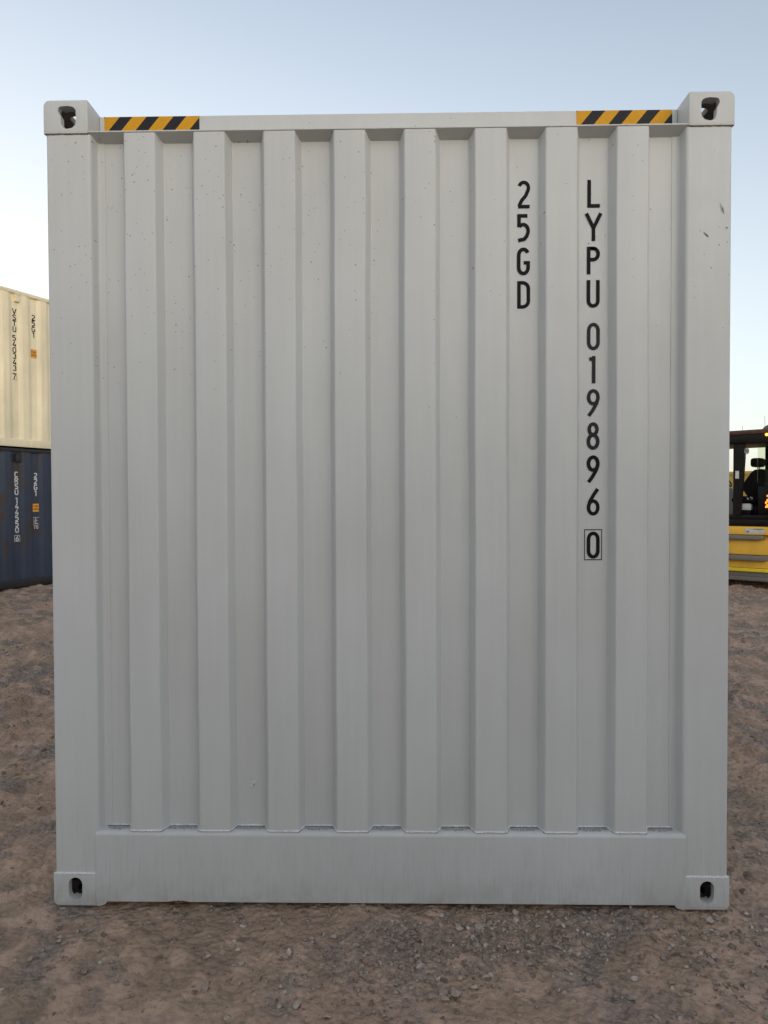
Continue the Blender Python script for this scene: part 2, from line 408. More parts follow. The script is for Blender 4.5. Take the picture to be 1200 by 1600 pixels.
# ------------------------------------------------------------------ gravel (uncountable) and a few larger stones
def ico(sub):
    bm = bmesh.new(); bmesh.ops.create_icosphere(bm, subdivisions=sub, radius=1.0)
    v = np.array([x.co[:] for x in bm.verts]); f = np.array([[x.index for x in p.verts] for p in bm.faces]); bm.free(); return v, f
IV, IF = ico(2)
def stone_verts(rng, r):
    v = IV.copy()
    for _ in range(7):            # chop random facets so that stones look broken, not round
        d = rng.normal(size=3); d /= np.linalg.norm(d); h = rng.uniform(.45, .85)
        s = v @ d; over = s > h; v[over] -= np.outer(s[over] - h, d)
    v *= np.array([rng.uniform(.75, 1.3), rng.uniform(.75, 1.2), rng.uniform(.5, .85)])
    a = rng.uniform(0, 6.28); t = rng.normal(0, .3)
    Rz = np.array([[math.cos(a), -math.sin(a), 0], [math.sin(a), math.cos(a), 0], [0, 0, 1]])
    Rx = np.array([[1, 0, 0], [0, math.cos(t), -math.sin(t)], [0, math.sin(t), math.cos(t)]])
    return (v @ Rx.T @ Rz.T) * r
rng = np.random.default_rng(11)
pts = []
def scatter(n, x0, x1, y0, y1, r0, r1, clump=None):
    k = 0
    while k < n:
        x, y = rng.uniform(x0, x1), rng.uniform(y0, y1)
        if abs(x) < 1.25 and y > .02: continue
        if clump is None:
            if vnoise(np.array(x * 1.9), np.array(y * 1.9), 21) + rng.uniform(-.5, .5) < 0.0: continue
        else:
            if rng.random() > math.exp(-(((x - clump[0]) / clump[2]) ** 2 + ((y - clump[1]) / clump[3]) ** 2)): continue
        r = r0 * (r1 / r0) ** (rng.random() ** 2.6)
        pts.append((x, y, r)); k += 1
scatter(3000, -1.7, 1.7, -.8, .02, .0020, .0150)
scatter(800, -.5, .7, -.5, .0, .003, .016, (.25, -.16, .32, .14))
scatter(900, .15, .75, -.3, .0, .0022, .010, (.42, -.15, .22, .09))
scatter(300, -1.2, 1.2, -.55, .0, .007, .019)
scatter(420, -.5, .3, -.5, .0, .003, .014, (-.1, -.25, .35, .2))
scatter(2200, -4.5, -1.2, -.3, 6, .004, .026)
scatter(2200, 1.2, 4.8, -.3, 6, .004, .026)
scatter(500, -7.5, -2.5, 4, 12, .008, .03)
scatter(500, 2.5, 8, 4, 12, .008, .03)
P = np.array(pts); PZ = ground_z(P[:, 0], P[:, 1])
vv, ff = [], []
for i, (x, y, r) in enumerate(pts):
    v = stone_verts(rng, r); vv.append(v + np.array([x, y, PZ[i] + r * rng.uniform(.0, .3)])); ff.append(IF + i * len(IV))
gravel = link_mesh('gravel', np_mesh('gravel', np.vstack(vv).astype(np.float32), np.vstack(ff)), STONE, angle=25)
tag(gravel, kind='stuff', label='loose gravel and grit strewn over the brown dirt', cat='gravel')

big_stones = [
    (-.527, -.035, .0150, 'pale rounded stone lying against the grey sill left of its middle'),
    (-.78, -.03, .0125, 'small dull stone under the rusty sill edge near the left casting'),
    (-.585, -.26, .0190, 'brown angular stone alone on the dirt left of centre'),
    (-.555, -.405, .0200, 'largest pale flat stone near the bottom edge left of centre'),
    (-.72, -.17, .0120, 'small grey stone between the left casting and the brown angular stone'),
    (.205, -.42, .0200, 'tall upright pale stone in the dirt right of centre'),
    (.17, -.45, .0140, 'smaller stone leaning beside the tall upright pale one'),
    (.34, -.27, .0140, 'rust stained stone at the front of the gravel patch'),
]
for x, y, r, lab in big_stones:
    v = stone_verts(rng, r); z = float(ground_z(x, y)) + r * .25
    o = link_mesh('stone', np_mesh('stone', v.astype(np.float32), IF), STONE, angle=25); o.location = (x, y, z)
    tag(o, lab, 'stone')
bm = bmesh.new(); zz = lambda x, y: float(ground_z(x, y)) + .006
add_tube(bm, [(-2.02, 1.16, zz(-2.02, 1.16)), (-1.97, 1.15, zz(-1.97, 1.15) + .01), (-1.92, 1.17, zz(-1.92, 1.17) + .004), (-1.90, 1.2, zz(-1.9, 1.2))], .0035, 5)
tag(obj('straw', bm, STRAW), 'curved pale straw lying on the dirt left of the grey container', 'straw')

# ------------------------------------------------------------------ unseen building added behind the camera to block low sky
blocker = thing('sky_blocker', 'long dark corrugated building, added unseen behind the camera to shade the lower grey wall', 'sky_blocker', (0, -8.0, -.1))
prof_s = []
for i in range(134):
    prof_s += [(-20 + .3 * i, 0), (-19.9 + .3 * i, 0), (-19.86 + .3 * i, -.04), (-19.74 + .3 * i, -.04)]
sheet('wall', prof_s, 0, 2.98, plain("dark green wall sheet", (.05, .065, .06), .6), blocker, off=(0, -.02))
bm = bmesh.new(); add_prism(bm, [(-.10, 3.0), (.20, 3.0), (.20, 3.08), (-6, 3.7), (-12.25, 3.08), (-12.25, 3.0), (-11.9, 3.0), (-6, 3.58)], -20.3, 20.5, 'x'); obj('roof', bm, plain("dark roof sheet", (.07, .07, .075), .6), blocker)
boxes('wall', [(-20.0, -19.9, -12, -.1, 0, 3.1)], plain("dark green side sheet", (.05, .065, .06), .6), blocker); boxes('wall', [(20.1, 20.2, -12, -.1, 0, 3.1)], plain("dark green side sheet", (.05, .065, .06), .6), blocker)
for x in (-8, 6):
    boxes('blocker_door', [(x, x + 4, .003, .06, 0.0, 2.7)], plain("grey roller door", (.16, .17, .17), .5), blocker, .0)

# ------------------------------------------------------------------ stencil lettering
def arc(cx, cy, rx, ry, a0, a1, n=14):
    return [(cx + rx * math.cos(R(a0 + (a1 - a0) * i / n)), cy + ry * math.sin(R(a0 + (a1 - a0) * i / n))) for i in range(n + 1)]
L_, Rt, T_, B_ = .0625, .4375, .9375, .0625     # stroke centre lines in a 0.5 x 1 cell
GL = {
    '0': [arc(.25, .71, .1875, .2275, 0, 180) + arc(.25, .29, .1875, .2275, 180, 360) + [(Rt, .71)]],
    '1': [[(.30, 0), (.30, 1)], [(.30, .90), (.10, .885)]],
    '2': [arc(.25, .735, .1875, .2025, 160, -25) + [(.33, .46), (.16, .27), (.085, .12), (.085, B_)], [(.03, B_), (Rt + .05, B_)]],
    '3': [arc(.24, .735, .18, .2025, 155, -80, 16), arc(.24, .30, .1975, .2375, 80, -155, 16)],
    '4': [[(.33, 1), (.06, .30)], [(.03, .27), (.49, .27)], [(.36, 0), (.36, .55)]],
    '5': [[(.41, T_), (.07, T_)], [(.075, 1), (.075, .53)], [(.075, .55)] + arc(.24, .39, .1975, .23, 110, -20, 12) + [(.38, .20), (.28, .09), (.04, .045)]],
    '6': [[(.43, .985), (.26, .76), (.115, .52), (.065, .34)], arc(.25, .30, .1875, .2375, 0, 360, 28)],
    '7': [[(.02, T_), (.47, T_)], [(.44, .93), (.30, .5), (.19, 0)]],
    '8': [arc(.25, .745, .155, .195, 0, 360, 26), arc(.25, .295, .1875, .2375, 0, 360, 28)],
    'L': [[(L_, 0), (L_, 1)], [(L_, B_), (.49, B_)]],
    'Y': [[(.0, 1), (.25, .47)], [(.50, 1), (.25, .47)], [(.25, .50), (.25, 0)]],
    'P': [[(L_, 0), (L_, 1)], [(L_, T_), (.26, T_)] + arc(.24, .735, .1975, .2025, 90, -90, 14) + [(L_, .5325)]],
    'U': [[(L_, 1), (L_, .25)] + arc(.25, .25, .1875, .1875, 180, 360, 16) + [(Rt, 1)]],
    'D': [[(L_, 0), (L_, 1)], [(L_, T_), (.2, T_)] + arc(.2, .72, .2375, .2175, 90, 0, 8) + arc(.2, .28, .2375, .2175, 0, -90, 8) + [(L_, B_)]],
    'G': [arc(.25, .72, .1875, .2175, 25, 180, 12) + arc(.25, .28, .1875, .2175, 180, 360, 14) + [(Rt, .50)], [(.26, .45), (.50, .45)]],
    'V': [[(.0, 1), (.25, .03)], [(.50, 1), (.25, .03)]],
    'S': [arc(.25, .735, .1875, .2025, 20, 245, 14) + arc(.25, .28, .1875, .2175, 75, -160, 14)],
    'T': [[(.0, T_), (.5, T_)], [(.25, 1), (.25, 0)]],
    'C': [arc(.25, .72, .1875, .2175, 20, 180, 12) + arc(.25, .28, .1875, .2175, 180, 340, 12)],
    'R': [[(L_, 0), (L_, 1)], [(L_, T_), (.26, T_)] + arc(.24, .735, .1975, .2025, 90, -90, 14) + [(L_, .5325)], [(.25, .53), (.45, 0)]],
    'i': [[(.25, 0), (.25, .65)], [(.25, .80), (.25, .95)]],
    'c': [arc(.25, .34, .18, .26, 45, 315, 14)],
    '□': [[(-.12, -.06), (-.12, 1.06), (.62, 1.06), (.62, -.06), (-.12, -.06)]],
}
def strokes(bm, ch, ox, oz, h, wdt, stroke, mapf, lift=[0]):
    for pl in GL[ch]:
        lift[0] = (lift[0] + 1) % 7; e = .0002 * lift[0]
        p = [Vector((ox + a * wdt / .5, oz + b * h)) for a, b in pl]
        n = len(p); hw = stroke / 2; closed = (p[0] - p[-1]).length < 1e-5
        Lv, Rv = [], []
        for i in range(n):
            a = p[(i - 1) % (n - 1)] if closed and i in (0, n - 1) else p[max(i - 1, 0)]
            b = p[1] if closed and i in (0, n - 1) else p[min(i + 1, n - 1)]
            d1 = (p[i] - a); d2 = (b - p[i])
            if d1.length < 1e-7: d1 = d2
            if d2.length < 1e-7: d2 = d1
            d1, d2 = d1.normalized(), d2.normalized(); t = (d1 + d2)
            t = t.normalized() if t.length > 1e-4 else d1
            m = Vector((-t.y, t.x)); k = hw / max(.5, m.dot(Vector((-d1.y, d1.x))))
            Lv.append(bm.verts.new(mapf(*(p[i] + m * k), e))); Rv.append(bm.verts.new(mapf(*(p[i] - m * k), e)))
        for i in range(n - 1): bm.faces.new((Lv[i], Lv[i + 1], Rv[i + 1], Rv[i]))

def text_column(name, items, parent, mat, mapf, box=None):
    """items: (char, centre, top, height, width, stroke)"""
    bm = bmesh.new()
    for ch, cx, top, h, wd, s in items: strokes(bm, ch, cx - wd / 2, top - h, h, wd, s, mapf)
    if box:
        for ch, cx, top, h, wd, s in box: strokes(bm, ch, cx - wd / 2, top - h, h, wd, s, mapf)
    return obj(name, bm, mat, parent, angle=0)

# ------------------------------------------------------------------ corner castings (hollow, with their openings)
def bool_diff(base, cutters):
    ob = bpy.data.objects.new('tmp', base); COL.objects.link(ob); tmp = [ob]
    for c in cutters:
        o = bpy.data.objects.new('tmpc', c); COL.objects.link(o); tmp.append(o)
        md = ob.modifiers.new('b', 'BOOLEAN'); md.operation = 'DIFFERENCE'; md.solver = 'EXACT'; md.object = o
    dg = bpy.context.evaluated_depsgraph_get(); me = bpy.data.meshes.new_from_object(ob.evaluated_get(dg))
    me.materials.clear()
    for o in tmp: bpy.data.objects.remove(o)
    me.materials.clear(); return me
def bm_mesh(f):
    bm = bmesh.new(); f(bm); bmesh.ops.recalc_face_normals(bm, faces=bm.faces)
    me = bpy.data.meshes.new('tmp'); bm.to_mesh(me); bm.free(); return me
CW, CL, CH = .159, .178, .118
def stadium(cx, cy, w_, h_, n=10):
    """upright or lying slot outline with fully rounded ends"""
    if h_ >= w_:
        r = w_ / 2; s = h_ / 2 - r
        return [(cx + r * math.cos(t), cy + s + r * math.sin(t)) for t in np.linspace(0, math.pi, n)] + [(cx + r * math.cos(t), cy - s + r * math.sin(t)) for t in np.linspace(math.pi, 2 * math.pi, n)]
    return [(a, b) for b, a in [(q, p) for p, q in [(cx + (y - cy), cy + (x - cx)) for x, y in stadium(cx, cy, h_, w_, n)]]]
def casting_mesh(top):
    """front left casting: outer corner at (0,0,0), width +x, length +y, height +z; outer side faces -x, end faces -y"""
    def base(bm):
        add_box(bm, 0, CW, 0, CL, 0, CH)
        oe = [e for e in bm.edges if all(abs(v.co.x) < 1e-6 for v in e.verts) and all(abs(v.co.z - (CH if top else 0)) < 1e-6 for v in e.verts)]
        bmesh.ops.bevel(bm, geom=oe, offset=.022, segments=5, profile=.5, affect='EDGES')
        sh = [e for e in bm.edges if e.calc_face_angle(0) > 1.0]
        bmesh.ops.bevel(bm, geom=sh, offset=.004, segments=2, profile=.5, affect='EDGES')
    cav = bm_mesh(lambda bm: add_box(bm, .016, CW - .014, .025, CL - .014, .014 if top else .028, CH - .024 if top else CH - .014))
    if top:
        raw = [(230, 240), (238, 217), (256, 204), (330, 196), (385, 202), (420, 218), (440, 250), (440, 385), (428, 418), (395, 448), (335, 461), (295, 448), (274, 420), (264, 385), (262, 320), (244, 285), (232, 262)]
        end = [(CW - (137 - (60 + a / 7.5)) * .00229, (209 - (140 + b / 7.5)) * .00229 - .001) for a, b in raw]
    else:
        end = stadium(.0805, .0635, .050, .082)
    endc = bm_mesh(lambda bm: add_prism(bm, end, -.02, .04, 'y'))
    side = bm_mesh(lambda bm: add_prism(bm, [(a, b) for a, b in (stadium(.100, .056, .040, .062) if top else stadium(.095, .060, .05, .079))], -.02, .03, 'x'))
    tc = [(.086 + a, .112 + b) for a, b in (stadium(0, 0, .058, .098) if top else stadium(0, 0, .0635, .124))]
    topc = bm_mesh(lambda bm: add_prism(bm, tc, CH - .05 if top else -.02, CH + .02 if top else .04, 'z'))
    me = bool_diff(bm_mesh(base), [cav, endc, side, topc])
    for p in me.polygons:             # faces inside the hollow get the darker material
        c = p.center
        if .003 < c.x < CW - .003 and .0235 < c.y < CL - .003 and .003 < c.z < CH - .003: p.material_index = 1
    return me
CAST_T, CAST_B = casting_mesh(True), casting_mesh(False)

def place_castings(root, H, Lc, W, mat):
    for top, me0 in ((True, CAST_T), (False, CAST_B)):
        z = H - CH if top else 0
        for sx in (-1, 1):
            for sy in (-1, 1):
                me = me0.copy()
                flip = Matrix.Diagonal((-sx, -sy, 1, 1)) if True else None
                me.transform(Matrix.Diagonal((-sx, -sy, 1, 1)) if False else Matrix.Diagonal((1 if sx < 0 else -1, 1 if sy < 0 else -1, 1, 1)))
                if (sx > 0) != (sy > 0): me.flip_normals()
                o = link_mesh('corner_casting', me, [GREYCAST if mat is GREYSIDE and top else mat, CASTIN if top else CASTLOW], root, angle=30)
                o.location = (sx * W, 0 if sy < 0 else Lc, z)

# ------------------------------------------------------------------ generic container shell
W2 = 1.219
def corr(s0, s1, period, inner, slope, outer, depth, phase):
    """trapezoidal corrugation: list of (s, d); at s=phase an inner (recessed) flat starts"""
    pts = [(s0, depth)]; k = math.floor((s0 - phase) / period) + 1
    s = phase + k * period
    while s + period <= s1 + 1e-6:
        pts += [(s, depth), (s + inner, depth), (s + inner + slope, 0), (s + inner + slope + outer, 0)]
        pts += [(s + period, depth)]; s += period
    pts += [(s1, depth)]
    o = [pts[0]]
    for p in pts[1:]:
        if abs(p[0] - o[-1][0]) > 1e-5: o.append(p)
    return o

def container(root, H, Lc, mat, railmat, period=.278, inner=.07, slope=.068, outer=.072, phase=.2, detailed_front=False, rail_h=.14):
    place_castings(root, H, Lc, W2, mat)
    # bottom and top side rails
    for sx in (-1, 1):
        a, b = sorted((sx * 1.213, sx * 1.150))
        boxes('bottom_side_rail', [(a, b, .182, Lc - .182, .018, .018 + rail_h)], railmat, root, .006)
        a, b = sorted((sx * 1.212, sx * 1.152))
        boxes('top_side_rail', [(a, b, .182, Lc - .182, H - .075, H - .012)], mat if mat is not BLUE else railmat, root, .005)
        prof = corr(.13, Lc - .13, period, inner, slope, outer, .036, phase)
        prof = round_poly([(p[0], p[1]) for p in prof], .012, 3)
        sheet('side_panel', [(sx * (1.204 - d), s) for s, d in prof], .018 + rail_h + .001, H - .076, mat, root, off=(-sx * .003, 0))
        # rear posts
        a, b = sorted((sx * 1.212, sx * 1.06))
        boxes('corner_post', [(a, b, Lc - .125, Lc - .005, CH + .001, H - CH - .001)], mat, root, .006)
        if not detailed_front:
            boxes('corner_post', [(a, b, .005, .125, CH + .001, H - CH - .001)], mat, root, .006)
    # roof: corrugated across, laid between the top rails
    prof = round_poly([(p[0], p[1] * .5) for p in corr(.16, Lc - .16, .209, .06, .03, .089, .04, .2)], .01, 2)
    bm = bmesh.new()
    vs = [[bm.verts.new((x, s, H - .012 - d - o)) for s, d in prof] for x, o in ((-1.15, 0), (1.15, 0), (1.15, .004), (-1.15, .004))]
    for i in range(len(prof) - 1):
        for k in range(4): bm.faces.new((vs[k][i], vs[k][i + 1], vs[(k + 1) % 4][i + 1], vs[(k + 1) % 4][i]))
    bm.faces.new([v[0] for v in vs]); bm.faces.new([v[-1] for v in vs])
    obj('roof_panel', bm, mat, root)
    # floor with cross members
    boxes('floor', [(-1.148, 1.148, .06, Lc - .06, .14, .172)] + [(-1.148, 1.148, y - .022, y + .022, .045, .139) for y in np.arange(.35, Lc - .2, .42)], DARKSTEEL, root, .003)
    # rear end: header, sill, two doors with locking rods
    boxes('door_header', [(-1.058, 1.058, Lc - .10, Lc - .008, H - .115, H - .012)], mat, root, .006)
    boxes('door_sill', [(-1.058, 1.058, Lc - .12, Lc - .008, .02, .15)], mat, root, .006)
    for sx in (-1, 1):
        a, b = sorted((sx * .006, sx * 1.055))
        bm = bmesh.new(); add_box(bm, a, b, Lc - .075, Lc - .03, .155, H - .12, .006)
        for k in range(4):
            z0 = .28 + k * (H - .55) / 4
            add_box(bm, a + .09, b - .09, Lc - .031, Lc - .016, z0, z0 + (H - .55) / 4 - .14, .008)
        d = obj('door', bm, mat, root)
        for x in (sx * .25, sx * .82):
            bm = bmesh.new(); add_tube(bm, [(x, Lc + .004, .12), (x, Lc + .004, H - .10)], .017, 10)
            add_box(bm, x - .02, x + .26 * (1 if x * sx < .5 else 1) * sx if sx > 0 else x + .02, Lc - .012, Lc + .01, 1.19, 1.22) if sx > 0 else add_box(bm, x - .26, x + .02, Lc - .012, Lc + .01, 1.19, 1.22)
            obj('lock_rod', bm, STEELGREY, d)
    if not detailed_front:
        boxes('end_header', [(-1.058, 1.058, .008, .10, H - .115, H - .012)], mat, root, .006)
        boxes('end_sill', [(-1.058, 1.058, .008, .12, .02, .26)], mat, root, .006)
        prof = round_poly([(p[0], .012 + p[1]) for p in corr(-1.055, 1.055, .25, .104, .018, .110, .0456, -1.055)], .008, 3)
        sheet('end_panel', prof, .262, H - .117, mat, root, off=(0, .003))

# ------------------------------------------------------------------ the grey container
H = 2.896
grey = thing('shipping_container', 'pale grey shipping container standing in the foreground, its ribbed end wall filling the view', 'shipping container')
container(grey, H, 6.058, GREYSIDE, GREYSIDE, detailed_front=True)

# front corner posts: rolled section returning into the recess with a lap onto the wall sheet
for sx in (-1, 1):
    prof = [(sx * 1.180, .13), (sx * 1.2125, .125), (sx * 1.2125, .004), (sx * 1.0535, .004), (sx * 1.0445, .0475), (sx * 1.019, .0475), (sx * 1.019, .052)]
    prof = round_poly(prof, .011, 5)
    sheet('corner_post', prof, CH + .001, H - CH - .001, GREY, grey, off=(0, .004))
# weld lines between castings and posts
for sx in (-1, 1):
    a, b = sorted((sx * 1.2165, sx * 1.060))
    for z, mt in ((CH + .0005, WELD), (H - CH - .0005, GRIME)):
        bm = bmesh.new(); k = 26; rnd = random.Random(int(z * 100) + sx)
        add_tube(bm, [(a + (b - a) * i / k, .003 + rnd.uniform(-.0006, .0006), z + rnd.uniform(-.0008, .0008)) for i in range(k + 1)], [(.0042 if z < 1 else .0026) * rnd.uniform(.8, 1.2) for _ in range(k + 1)], 6)
        obj('weld_seam', bm, WELD if z < 1 else mt, grey)

# ribbed end panel (measured: eight ribs 110 mm wide at 250 mm pitch, 45.6 mm deep)
RIBS = [-.9334 + .2493 * i for i in range(8)]
D0, D1 = .004, .0496
prof = [(-1.036, D1)]
for a in RIBS:
    prof += [(a - .018, D1), (a, D0), (a + .1100, D0), (a + .128, D1)]
prof += [(1.036, D1)]
prof_r = round_poly(prof, .0055, 5)
ep = sheet('end_panel', prof_r, .268, 2.7805, GREY, grey, off=(0, .0025), nz=44)
pc = np.empty(len(ep.data.vertices) * 3, np.float32); ep.data.vertices.foreach_get('co', pc); pc = pc.reshape(-1, 3)
hold = np.clip(np.minimum(pc[:, 2] - .268, 2.7805 - pc[:, 2]) / .25, 0, 1)       # pressed sheet is never quite straight
pc[:, 0] += vnoise(pc[:, 0] * 3.1 + 40, pc[:, 2] * 2.3, 41) * .0035 * hold
pc[:, 1] += np.abs(vnoise(pc[:, 0] * 4.3 + 9, pc[:, 2] * 3.1, 42)) * .0032 * hold
ep.data.vertices.foreach_set('co', pc.ravel()); ep.data.update()

# bottom sill: box with a rounded upper front edge
bm = bmesh.new()
rad = .017
pr = [(-.0012, .018)] + [(-.0012 + rad - rad * math.cos(t), .2735 - rad + rad * math.sin(t)) for t in np.linspace(0, math.pi / 2, 7)] + [(.11, .2735), (.11, .018)]
add_prism(bm, pr, -1.0625, 1.0625, 'x')
obj('end_sill', bm, SILLM, grey)
for sx in (-1, 1):            # curved gusset running from the sill down to each casting foot
    bm = bmesh.new(); pts_ = [(sx * 1.0605, .0005), (sx * 1.0605, .0178)] + [(sx * (1.034 - .010 + .010 * 0), .0178)] + [(sx * (1.058 - .034 * math.sin(t)), .0178 - .0168 * math.cos(t) ** 1.0) for t in np.linspace(math.pi / 2 - .15, 0, 7)]
    add_prism(bm, pts_, -.0010, .10, 'y'); obj('foot_gusset', bm, SILLM, grey)
# weld bead following the corrugation on top of the sill
rnd = random.Random(5)
def bead(name, zz, yoff, rr, mt, jit, seg=None):
    bm = bmesh.new(); path = []
    for (x0, y0), (x1, y1) in zip(prof, prof[1:]):
        if seg is not None and not (x0 >= seg[0] - 1e-6 and x1 <= seg[1] + 1e-6): continue
        k = max(1, int(math.hypot(x1 - x0, y1 - y0) / .006))
        for i in range(k): path.append((x0 + (x1 - x0) * i / k, y0 + (y1 - y0) * i / k - yoff + rnd.uniform(-jit, jit), zz + rnd.uniform(-jit, jit)))
    add_tube(bm, path, [rr * rnd.uniform(.7, 1.3) for _ in path], 6)
    return obj(name, bm, mt, grey)
bead('weld_seam', .2765, .001, .0030, WELD, .0007)
for q_ in zip([-1.036] + [a + .110 for a in RIBS], RIBS + [1.036]): bead('caulk_line', .2748, .0052, .0012, GRIME, .0005, q_)
# grime caught in each recess, just in front of the bead
xs = [-1.045] + [v for a in RIBS for v in (a, a + .110)] + [1.045]
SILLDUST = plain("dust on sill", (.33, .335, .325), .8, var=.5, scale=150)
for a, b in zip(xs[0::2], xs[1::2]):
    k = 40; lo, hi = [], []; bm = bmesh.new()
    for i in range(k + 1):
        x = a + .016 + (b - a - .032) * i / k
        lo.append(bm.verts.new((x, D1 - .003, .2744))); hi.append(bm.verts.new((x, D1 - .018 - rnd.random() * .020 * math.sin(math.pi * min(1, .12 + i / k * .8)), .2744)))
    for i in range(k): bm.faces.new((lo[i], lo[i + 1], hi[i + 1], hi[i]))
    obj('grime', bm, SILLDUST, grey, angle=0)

# top header: flange at the front plane, sloping underside, plate set back 0.1 m
bm = bmesh.new()
add_prism(bm, [(.0015, 2.7825), (.0015, 2.7865), (.099, 2.7885), (.100, 2.8885), (.16, 2.8885), (.16, 2.75), (.056, 2.7605)], -1.0585, 1.0585, 'x')
obj('end_header', bm, GREY, grey, angle=25)
for x0, x1 in ((-1.0415, -.6888), (.6932, 1.0399)):
    bm = bmesh.new(); add_box(bm, 0, x1 - x0, 0, .0006, -.026, .0495)
    o = obj('hazard_tape', bm, TAPE, grey, angle=0); o.location = (x0, .0988, 2.8385)
    o['label'] = 'strip of diagonal black and yellow hazard tape'

# stencilled numbers in the recesses
yF = D1 - .0004
mf = lambda x, z, e: (x, yF - e, z)
hh, ww, ss = .0985, .0450, .0130
text_column('size_code', [('2', .4925, 2.6155, hh, ww, ss), ('5', .4915, 2.4965, hh, ww, ss), ('G', .4915, 2.3770, .0985, ww, ss), ('D', .4925, 2.2575, .0985, ww, ss)], grey, BLACKPAINT, mf)
text_column('owner_code', [('L', .7430, 2.6155, hh, .0447, ss), ('Y', .7420, 2.4965, hh, .0515, ss), ('P', .7420, 2.3780, hh, ww, ss), ('U', .7415, 2.2590, .0985, ww, ss)], grey, BLACKPAINT, mf)
bm = bmesh.new()
for ch, cx, top, wd, mi in (('0', .7425, 2.1060, ww, 0), ('1', .7400, 1.9873, .040, 0), ('9', .7430, 1.8685, ww, 0), ('8', .7425, 1.7490, ww, 0), ('9', .7430, 1.6300, ww, 1), ('6', .7435, 1.5105, ww, 1)):
    n0 = len(bm.faces); d = .0978
    if ch == '9': strokes(bm, '6', cx - wd / 2, top - d, d, wd, ss, lambda x, z, e: (2 * cx - x, yF - e, 2 * (top - d / 2) - z))   # a six turned over
    else: strokes(bm, ch, cx - wd / 2, top - d, d, wd, ss, mf)
    bm.faces.ensure_lookup_table()
    for f in bm.faces[n0:]: f.material_index = mi
obj('serial_number', bm, [GREYBLACK, BLACKPAINT], grey, angle=0)
bm = bmesh.new(); strokes(bm, '0', .7440 - ww / 2, 1.2570, .0975, ww, ss, mf)
bx0, bx1, bz0, bz1 = .7115, .7755, 1.2515, 1.3630
for a, b, c, d in ((bx0, bx1, bz1 - .003, bz1), (bx0, bx1, bz0, bz0 + .003), (bx0, bx0 + .0026, bz0, bz1), (bx1 - .0026, bx1, bz0, bz1)):
    bm.faces.new([bm.verts.new((x, yF - .0003 * (1 + (b - a > .01)), z)) for x, z in ((a, c), (b, c), (b, d), (a, d))])
obj('check_digit', bm, BLACKPAINT, grey, angle=0)

# scuffs on the right post and chipped paint low in the fourth recess
def blob(name, pts, mat, y, parent=grey, h=.0):
    bm = bmesh.new(); bm.faces.new([bm.verts.new((x, y, z)) for x, z in pts]); return obj(name, bm, mat, parent, angle=0)
def smear(x0, z0, x1, z1, w, seed, n=9):
    rd = random.Random(seed); a, b = Vector((x0, z0)), Vector((x1, z1)); d = (b - a).normalized(); m = Vector((-d.y, d.x))
    L = [a + (b - a) * (i / n) + m * w * math.sin(math.pi * (i + .3) / (n + .6)) * rd.uniform(.5, 1.1) for i in range(n + 1)]
    Q = [a + (b - a) * (i / n) - m * w * math.sin(math.pi * (i + .3) / (n + .6)) * rd.uniform(.5, 1.1) for i in range(n + 1)]
    return [tuple(p) for p in L + Q[::-1]]
blob('scuff_mark', smear(1.1135, 2.4085, 1.1325, 2.3905, .0036, 1), MARKDARK, .0030)
blob('scuff_mark', smear(1.1705, 2.5090, 1.1850, 2.4690, .0052, 2), MARKSOFT, .0032)
blob('scuff_mark', smear(1.1765, 2.4960, 1.1835, 2.4740, .0020, 3), MARKDARK, .0026)
blob('scuff_mark', smear(1.1905, 2.4250, 1.1985, 2.4215, .0030, 4), MARKDARK, .0030)
bm = bmesh.new()
for (x0, z0, x1, z1, w_) in ((-.4870, .4450, -.4985, .4230, .0062), (-.4960, .4280, -.5100, .4150, .0060)):
    pts_ = smear(x0, z0, x1, z1, w_, int(x0 * -1000))
    v = [bm.verts.new((x, D1 - .0004, z)) for x, z in pts_]; c0 = bm.verts.new(((x0 + x1) / 2, D1 - .012, (z0 + z1) / 2))
    for i in range(len(v)): bm.faces.new((v[i], v[(i + 1) % len(v)], c0))
obj('paint_blister', bm, WELD, grey)
# rusty bare edge under the sill
RUST = plain("bare rust", (.10, .045, .022), .85, var=.5, scale=80)
rd = random.Random(3)
for x0, x1 in ((-.80, -.735), (-.77, -.75)):
    pass
k = 14; up = [(-.80 + .075 * i / k, .0185 + .007 * math.sin(math.pi * i / k) * rd.uniform(.4, 1)) for i in range(k + 1)]
blob('rust_patch', up + [(-.725, .0184), (-.80, .0184)][0:0] + [(-.7251, .0182), (-.7999, .0182)], RUST, -.0016)

